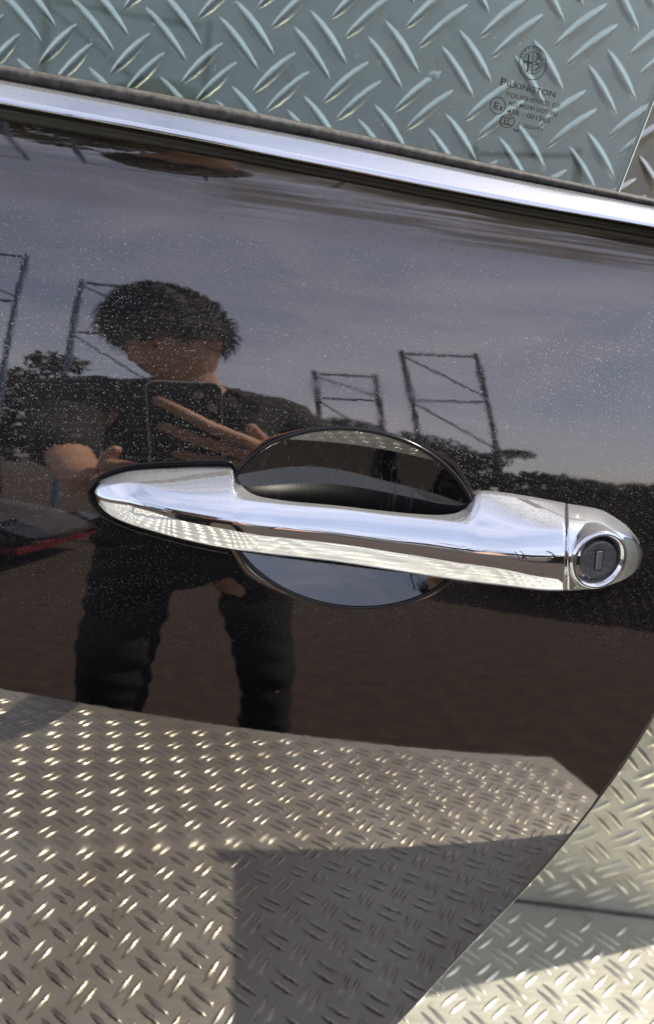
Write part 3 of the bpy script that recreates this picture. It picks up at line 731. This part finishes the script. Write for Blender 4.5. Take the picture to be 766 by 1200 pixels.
def head_shape(v, grow=1.0):
    """a unit direction (x right, y towards the face, z up) to a point of the head"""
    x, y, z = v
    hx, hy, hz = .077*x, .096*y, .116*z
    if z < 0:
        k = min(1, -z); hx *= 1-.30*k*k
        if y < 0: hy *= 1-.45*k
    if y > 0:
        f = y*y
        hy += f*(.006*gs(z-.20, .10)*gs(x, .55) + .024*gs(x, .13)*gs(z+.14, .16)*(1 if z < .1 else .6) + .010*gs(x, .12)*gs(z-.0, .18)
                 - .011*(gs(x-.36, .17)+gs(x+.36, .17))*gs(z-.04, .11) + .007*gs(x, .26)*gs(z+.50, .07) - .004*gs(x, .3)*gs(z+.60, .04) + .012*gs(x, .35)*gs(z+.86, .16))
    return Vector((hx, hy, hz))*grow
hb = bmesh.new(); bmesh.ops.create_icosphere(hb, subdivisions=5, radius=1)
for v in hb.verts: v.co = HM @ head_shape(v.co.normalized())
for sgn in (-1, 1):
    r0 = bmesh.ops.create_icosphere(hb, subdivisions=3, radius=1)
    for v in r0['verts']:
        q = v.co; v.co = HM @ Vector((sgn*(.078+.010*q.x*sgn+.006*(q.y < 0)), -.006+.017*q.y, -.004+.030*q.z))
hme = bpy.data.meshes.new('head'); hb.to_mesh(hme); hb.free(); ho = bpy.data.objects.new('head', hme); COL.objects.link(ho); extra.append(ho)
bm = bmesh.new(); bm.from_mesh(person.data)
for e in extra: bm.from_mesh(e.data); COL.objects.unlink(e); bpy.data.objects.remove(e)
bm.to_mesh(person.data); bm.free(); person.data.polygons.foreach_set('use_smooth', [True]*len(person.data.polygons))
tag(person, 'dark haired person in black clothes photographing with a phone, mirrored in the paint', 'person')
sh_ = skin_mesh('shirt', [(-.02,-.62,1.02,.150), (-.02,-.62,1.16,.150), (-.025,-.60,1.31,.165), (-.035,-.555,1.425,.105), (-.045,-.53,1.465,.078), (.15,-.58,1.415,.085), (.21,-.50,1.31,.072), (-.20,-.58,1.445,.088), (-.235,-.50,1.425,.078), (-.236,-.465,1.400,.070), (-.236,-.40,1.345,.066), (-.215,-.33,1.300,.058), (-.185,-.24,1.262,.050)],
          [(0,1),(1,2),(2,3),(3,4),(2,5),(5,6),(2,7),(7,8),(8,9),(9,10),(10,11),(11,12)], SHIRT, person, 3)
tr_ = skin_mesh('trousers', [(-.02,-.62,1.06,.13), (-.125,-.62,.99,.098), (-.172,-.585,.56,.084), (-.200,-.63,.12,.078), (.09,-.62,.99,.084), (.155,-.585,.56,.066), (.185,-.63,.12,.064)],
          [(0,1),(1,2),(2,3),(0,4),(4,5),(5,6)], TROUS, person, 3)
from mathutils import noise as mnoise
for o_, am in ((sh_, .012), (tr_, .011)):       # folds in the cloth
    for v in o_.data.vertices:
        q = v.co; v.co += v.normal*am*(mnoise.noise(Vector((q.x*9+q.z*7, q.y*9, q.z*16)))+.5*mnoise.noise(Vector((q.x*22, q.y*22, q.z*34))))
hb = bmesh.new(); bmesh.ops.create_icosphere(hb, subdivisions=6, radius=1)
bmesh.ops.delete(hb, geom=[v for v in hb.verts if v.co.z < -.02+.46*v.co.y+.16*mnoise.noise(v.co*6)+.10*mnoise.noise(v.co*19)], context='VERTS')
for v in hb.verts:
    d = v.co.normalized(); lift = .015+.016*max(0, d.z)+.010*max(0, -d.y)+.010*mnoise.noise(d*2.6)+.005*mnoise.noise(Vector((d.x*34, d.y*5, d.z*12)))+.003*mnoise.noise(Vector((d.x*70, d.y*12, d.z*30)))
    edge = min(1, max(0, (d.z-(-.02+.46*d.y))*5)); p = head_shape(d); v.co = HM @ (p + d*(.001+lift*(.25+.75*edge)))
hair = frombm('hair', hb, HAIR, person, True)
V, Fc = [], []; rnd = random.Random(11); hv = hair.data.vertices; hc = HM @ Vector((0, -.01, .01))
for _ in range(3200):                           # loose strands that break up the outline
    p = hv[rnd.randrange(len(hv))].co.copy(); n_ = (p-hc).normalized(); fl = HM.to_3x3() @ Vector((-.5+rnd.uniform(-.5, .5), .8, rnd.uniform(-.4, .3))); t_ = (fl-n_*fl.dot(n_)).normalized()
    L_ = rnd.uniform(.018, .042); w_ = t_.cross(n_)*.0016; o = len(V); tip = p+t_*L_+n_*rnd.uniform(.000, .012)-Vector((0, 0, .006))
    V += [p-w_-n_*.002, p+w_-n_*.002, (p+tip)/2+w_*.8+n_*.004, (p+tip)/2-w_*.8+n_*.004, tip]; Fc += [(o, o+1, o+2, o+3), (o+3, o+2, o+4)]
tag(mesh('hair_strands', V, Fc, HAIR, person, smooth=False), kind='stuff')
for x in (-.205, .195): skin_mesh('shoe', [(x,-.66,.055,.05), (x,-.58,.05,.052), (x+.002,-.47,.04,.045)], [(0,1),(1,2)], SHOE, person)
for x in (-.028, .028):
    bm = bmesh.new(); bmesh.ops.create_uvsphere(bm, u_segments=12, v_segments=10, radius=.0115, matrix=HM @ Matrix.Translation((x, .0715, .002))); frombm('eye', bm, HAIR, person, True)
    bm = bmesh.new(); bar_between(bm, HM @ Vector((x-.015, .092, .022)), HM @ Vector((x+.015, .092, .022)), .007, .010); frombm('eyebrow', bm, HAIR, person)

# phone: its lens is where the photograph was taken from
PH = plain('dark_phone_glass', (.012, .012, .014), .12); PHR = plain('steel_phone_rim', (.55, .53, .47), .45, .6)
pc = Vector(CAM) + Vector(RT)*-.030 + Vector(UP)*-.044 - Vector(FWD)*.0075
pm = Matrix((Vector(RT), Vector(UP), Vector(FWD))).transposed().to_4x4(); pm.translation = pc
def rounded(w_, h_, r, z0, z1, name, mat, parent):
    pts = []
    for cx, cy, a0 in ((w_-r, h_-r, 0), (-w_+r, h_-r, 90), (-w_+r, -h_+r, 180), (w_-r, -h_+r, 270)):
        for k in range(7): t = R(a0+15*k); pts.append((cx+r*math.cos(t), cy+r*math.sin(t)))
    V = [(x, y, z0) for x, y in pts]+[(x, y, z1) for x, y in pts]; n = len(pts)
    fs = [tuple(range(n))[::-1], tuple(range(n, 2*n))]+[(k, (k+1) % n, n+(k+1) % n, n+k) for k in range(n)]
    me = bpy.data.meshes.new(name); me.from_pydata(V, [], fs); me.update(); me.materials.append(mat)
    return put(bpy.data.objects.new(name, me), parent)
phone = bpy.data.objects.new('phone', None); put(phone); phone.matrix_world = pm
rounded(.0360, .0740, .011, -.0038, .0038, 'rim', PHR, phone); rounded(.0345, .0725, .0095, -.0042, .0042, 'phone_body', PH, phone)
rounded(.0145, .0155, .006, .0041, .0052, 'camera_plate', PH, phone).location = (.0195, .050, 0)
for q in ((.0265, .0405), (.0135, .057)): rounded(.0052, .0052, .0051, .005, .0060, 'lens_ring', PHR, phone).location = (*q, 0)
tag(phone, 'dark phone held in both hands by the mirrored person', 'phone')

# ------------------------------------------------------------------ the yard behind the photographer, seen only as reflections
RACKB = plain('blue_grey_rack_paint', (.13, .19, .26), .6, .2); RACKG = plain('dark_rack_steel', (.09, .095, .11), .6, .3)
def rack(x0, x1, y, top, levels, mat, label, lean=0):
    e = empty('storage_rack', ((x0+x1)/2, y, 0)); tag(e, label, 'rack', 'open steel racks in the yard')
    for dy in (0,):
        for x in (x0, x1):
            bm = bmesh.new(); box(bm, x-.023, x+.023, y-dy-.025, y-dy+.025, 0, top); frombm('upright', bm, mat, e)
        for z in levels:
            bm = bmesh.new(); box(bm, x0+.045, x1-.045, y-dy-.02, y-dy+.02, z-.012, z+.012); frombm('beam', bm, mat, e)
    for z0, z1 in zip(levels[:-1], levels[1:]):
        bm = bmesh.new(); bar_between(bm, (x0, y+.045, z1-.05), (x1, y+.045, z0+.05), .02); frombm('brace', bm, mat, e)
    e.rotation_euler.y = R(lean)
rack(2.15, 2.95, -5.0, 3.55, [.3, 1.9, 2.75, 3.50], RACKG, 'tallest dark open rack right of the mirrored head', -7)
rack(1.13, 1.72, -5.0, 3.02, [.3, 1.9, 2.6, 2.98], RACKG, 'smaller dark open rack close to the mirrored shoulder', -5)
rack(-1.32, -.25, -5.0, 4.02, [.3, 2.2, 3.2, 3.98], RACKB, 'blue grey open rack behind the mirrored head')
rack(-3.1, -1.92, -5.2, 4.45, [.3, 2.2, 3.65, 4.40], RACKB, 'blue grey open rack at the left end of the row')
# trees
LEAF = plain('dark_leaves', (.022, .030, .013), .7, noise=.5, scale=3); BARK = plain('bark', (.07, .05, .035), .9, noise=.4, scale=30)
def tree(x, y, h, clumps, nleaf, label, seed, leaf=.055):
    rnd = random.Random(seed); e = empty('tree', (x, y, 0)); tag(e, label, 'tree')
    zc = min(c[2] for c in clumps)
    V, Fc = tube([(x, y, 0), (x+.03, y, zc*.5), (x-.02, y, zc), (x+.04, y, h*.9)], [.11, .09, .07, .02], 8); tr = mesh('trunk', V, Fc, BARK, e)
    V, Fc = [], []
    for cx, cy, cz, rx, ry, rz in clumps:
        o = len(V); v, f = tube([(x, y, zc*.85), ((x+cx)/2, (y+cy)/2, (zc+cz)/2), (cx, cy, cz)], [.035, .025, .01], 5); V += v; Fc += [tuple(o+i for i in q) for q in f]
    mesh('limbs', V, Fc, BARK, e)
    V, Fc = [], []
    tot = sum(c[3]*c[5] for c in clumps)
    for cx, cy, cz, rx, ry, rz in clumps:
        for _ in range(int(nleaf*rx*rz/tot)):
            d = Vector((rnd.gauss(0, 1), rnd.gauss(0, 1), rnd.gauss(0, 1))).normalized()*rnd.random()**.45
            p = Vector((cx+d.x*rx, cy+d.y*ry, cz+d.z*rz)); q = Euler((rnd.uniform(0, 6.3), rnd.uniform(0, 6.3), rnd.uniform(0, 6.3))).to_matrix()
            s = leaf*rnd.uniform(.6, 1.4); o = len(V)
            V += [p+q@Vector((-s, 0, 0)), p+q@Vector((0, -s*.45, s*.1)), p+q@Vector((s, 0, 0)), p+q@Vector((0, s*.45, s*.1))]; Fc.append((o, o+1, o+2, o+3))
    mesh('crown', V, Fc, LEAF, e, smooth=False)
tree(-2.4, -6.6, 3.4, [(-2.7, -6.6, 1.9, .8, .5, .55), (-2.0, -6.5, 2.5, .6, .5, .45), (-1.75, -6.4, 3.05, .38, .3, .2), (-2.9, -6.6, 2.7, .4, .4, .35), (-1.5, -6.5, 1.8, .5, .4, .4), (-1.35, -6.5, 2.45, .45, .4, .35), (-2.5, -6.5, 1.5, .9, .5, .4), (-3.4, -6.6, 2.2, .6, .5, .6)], 8200, 'dark leafy tree left of the mirrored person', 3)
tree(2.4, -6.6, 2.4, [(1.5, -6.6, 2.35, .55, .4, .22), (2.4, -6.6, 2.15, .7, .4, .25), (1.7, -6.6, 1.75, .8, .5, .4), (2.9, -6.7, 1.6, .8, .5, .35), (3.1, -6.6, 1.95, .6, .4, .2), (3.7, -6.6, 2.15,   .35, .3, .10)], 5200, 'low spreading dark tree right of the mirrored person', 5)
tree(-.6, -7.4, 2.5, [(-.6, -7.4, 1.9, .8, .5, .5), (.5, -7.4, 1.7, .8, .5, .45)], 2200, 'dark bush behind the mirrored person', 8)
# parked cars
WGL = plain('dark_car_glass', (.01, .012, .014), .05); TYRE = plain('tyre', (.02, .02, .02), .85); RIM = plain('rim', (.03, .03, .032), .5, .2)
def car(loc, rz, mat, roof, label, L=4.2, W=1.75):
    e = empty('parked_car', loc); tag(e, label, 'car')
    hl = L/2; belt = roof*.63
    st = [(-hl, .38, belt*.72, .80), (-hl+.08, .24, belt*.9, .94), (-hl+.9, .20, belt*1.0, 1.0), (0, .19, belt*1.02, 1.0), (hl-1.3, .20, belt*1.0, 1.0), (hl-.35, .24, belt*.86, .95), (hl-.04, .36, belt*.66, .80)]
    V = []
    for x, zb, zt2, ws in st:
        hw = W/2*ws
        for yy, zz3 in ((-hw*.9, zb), (-hw, zb+.1), (-hw*1.0, zt2-.14), (-hw*.93, zt2-.02), (0, zt2+.03), (hw*.93, zt2-.02), (hw, zt2-.14), (hw, zb+.1), (hw*.9, zb)): V.append((x, yy, zz3))
    fs = grid_faces(7, 9, True); fs.append(tuple(range(9))[::-1]); fs.append(tuple(54+k for k in range(9)))
    def add(nm, V, fs, m, sm=True, sub=0):
        me = bpy.data.meshes.new(nm); me.from_pydata(V, [], fs); me.update(); me.materials.append(m)
        if sm: me.polygons.foreach_set('use_smooth', [True]*len(me.polygons))
        bm = bmesh.new(); bm.from_mesh(me); bmesh.ops.recalc_face_normals(bm, faces=bm.faces); bm.to_mesh(me); bm.free()
        o = put(bpy.data.objects.new(nm, me), e)
        if sub: s = o.modifiers.new('s', 'SUBSURF'); s.levels = sub; s.render_levels = sub
        return o
    add('body', V, fs, mat, True, 1)
    cab = [(-hl+.35, belt-.02, .78), (-hl+.85, roof-.07, .66), (.25, roof-.05, .66), (hl-1.25, belt-.03, .78)]
    V = [(x, s*W/2*ws, z) for x, z, ws in cab for s in (-1, 1)]
    add('cabin_glass', V, [(0,1,3,2),(2,3,5,4),(4,5,7,6),(0,2,4,6),(1,7,5,3),(0,6,7,1)], WGL, False)
    V = [(-hl+.80, -.6, roof-.075), (-hl+.80, .6, roof-.075), (-hl+1.1, -.6, roof-.02), (-hl+1.1, .6, roof-.02), (0, -.6, roof), (0, .6, roof), (.3, -.6, roof-.04), (.3, .6, roof-.04)]
    o = add('roof', V, [(0,1,3,2),(2,3,5,4),(4,5,7,6)], mat); s = o.modifiers.new('t', 'SOLIDIFY'); s.thickness = .04
    for s in (-1, 1):
        for x in (-hl+.8, hl-.85):
            prof = [(.2, -.09), (.29, -.09), (.32, -.06), (.32, .06), (.29, .09), (.2, .09)]
            V = [(x+r*math.cos(2*math.pi*k/24), s*(W/2-.09)+hh, .32+r*math.sin(2*math.pi*k/24)) for r, hh in prof for k in range(24)]
            t = add('wheel', V, grid_faces(6, 24, True), TYRE)
            V = [(x+.21*math.cos(2*math.pi*k/24), s*(W/2-.02), .32+.21*math.sin(2*math.pi*k/24)) for k in range(24)]+[(x, s*(W/2-.05), .32)]
            o = add('rim', V, [(k, (k+1) % 24, 24) for k in range(24)], RIM); o.parent = t
        V = [(hl-.28, s*.80, belt*.78), (hl-.28, s*.45, belt*.80), (hl-.02, s*.45, belt*.62), (hl-.06, s*.74, belt*.62), (hl-.4, s*.76, belt*.60), (hl-.4, s*.45, belt*.60)]
        add('headlight', V, [(0,1,2,3),(0,3,4),(1,5,2),(2,5,4,3),(0,4,5,1)], WGL, False)
    V = []
    for x in (-hl+.25, hl-.12):
        for y in (-W/2-.012, W/2+.012):
            for z in (.27, .345): V.append((x, y*(.86 if x > 0 else 1), z))
    V += [(hl-.9, -W/2-.012, .27), (hl-.9, -W/2-.012, .345), (hl-.9, W/2+.012, .27), (hl-.9, W/2+.012, .345)]
    add('sill', V, [(0,1,9,8),(8,9,5,4),(4,5,7,6),(6,7,11,10),(10,11,3,2)], SILL, False)
    e.rotation_euler.z = rz
SILL = plain('dark_red_sill', (.11, .007, .009), .4); RED = plain('grey_brown_paint', (.055, .050, .050), .35)
car((-2.9, -4.0, 0), R(8), RED, 1.16, 'low grey car with a dark red sill left of the mirrored person')
# clipped hedge along the yard's right side
HLEAF = plain('hedge_leaves', (.022, .028, .013), .8, noise=.4, scale=5)
hedge = empty('hedge', (3.5, -2.4, 0)); tag(hedge, 'long low dark hedge right of the mirrored person', 'hedge')
ha, hz_ = Vector((2.1, -3.75, 0)), Vector((5.6, -.6, 0)); hd = (hz_-ha); hn = Vector((-hd.y, hd.x, 0)).normalized()
V = [p+hn*k+Vector((0, 0, z)) for p in (ha+hd*.02, hz_) for k in (-.16, .16) for z in (0, 1.36)]
mesh('inner_twigs', V, [(0,1,3,2),(4,6,7,5),(0,4,5,1),(2,3,7,6),(1,5,7,3)], BARK, hedge, smooth=False)
V, Fc = [], []; rnd = random.Random(4)
for _ in range(9000):
    u = rnd.random(); z = rnd.random()**.7*1.46; k = rnd.choice((-1, 1))*rnd.uniform(.12, .26)
    if rnd.random() < .3: z, k = rnd.uniform(1.34, 1.50)+.05*math.sin(u*23), rnd.uniform(-.22, .22)
    p = ha+hd*u+hn*k+Vector((0, 0, z)); q = Euler((rnd.uniform(0, 6.3), rnd.uniform(0, 6.3), rnd.uniform(0, 6.3))).to_matrix(); sz = rnd.uniform(.03, .065); o = len(V)
    V += [p+q@Vector((-sz, 0, 0)), p+q@Vector((0, -sz*.5, .01)), p+q@Vector((sz, 0, 0)), p+q@Vector((0, sz*.5, .01))]; Fc.append((o, o+1, o+2, o+3))
mesh('leaves', V, Fc, HLEAF, hedge, smooth=False)
print('visible bars', n1, n2)
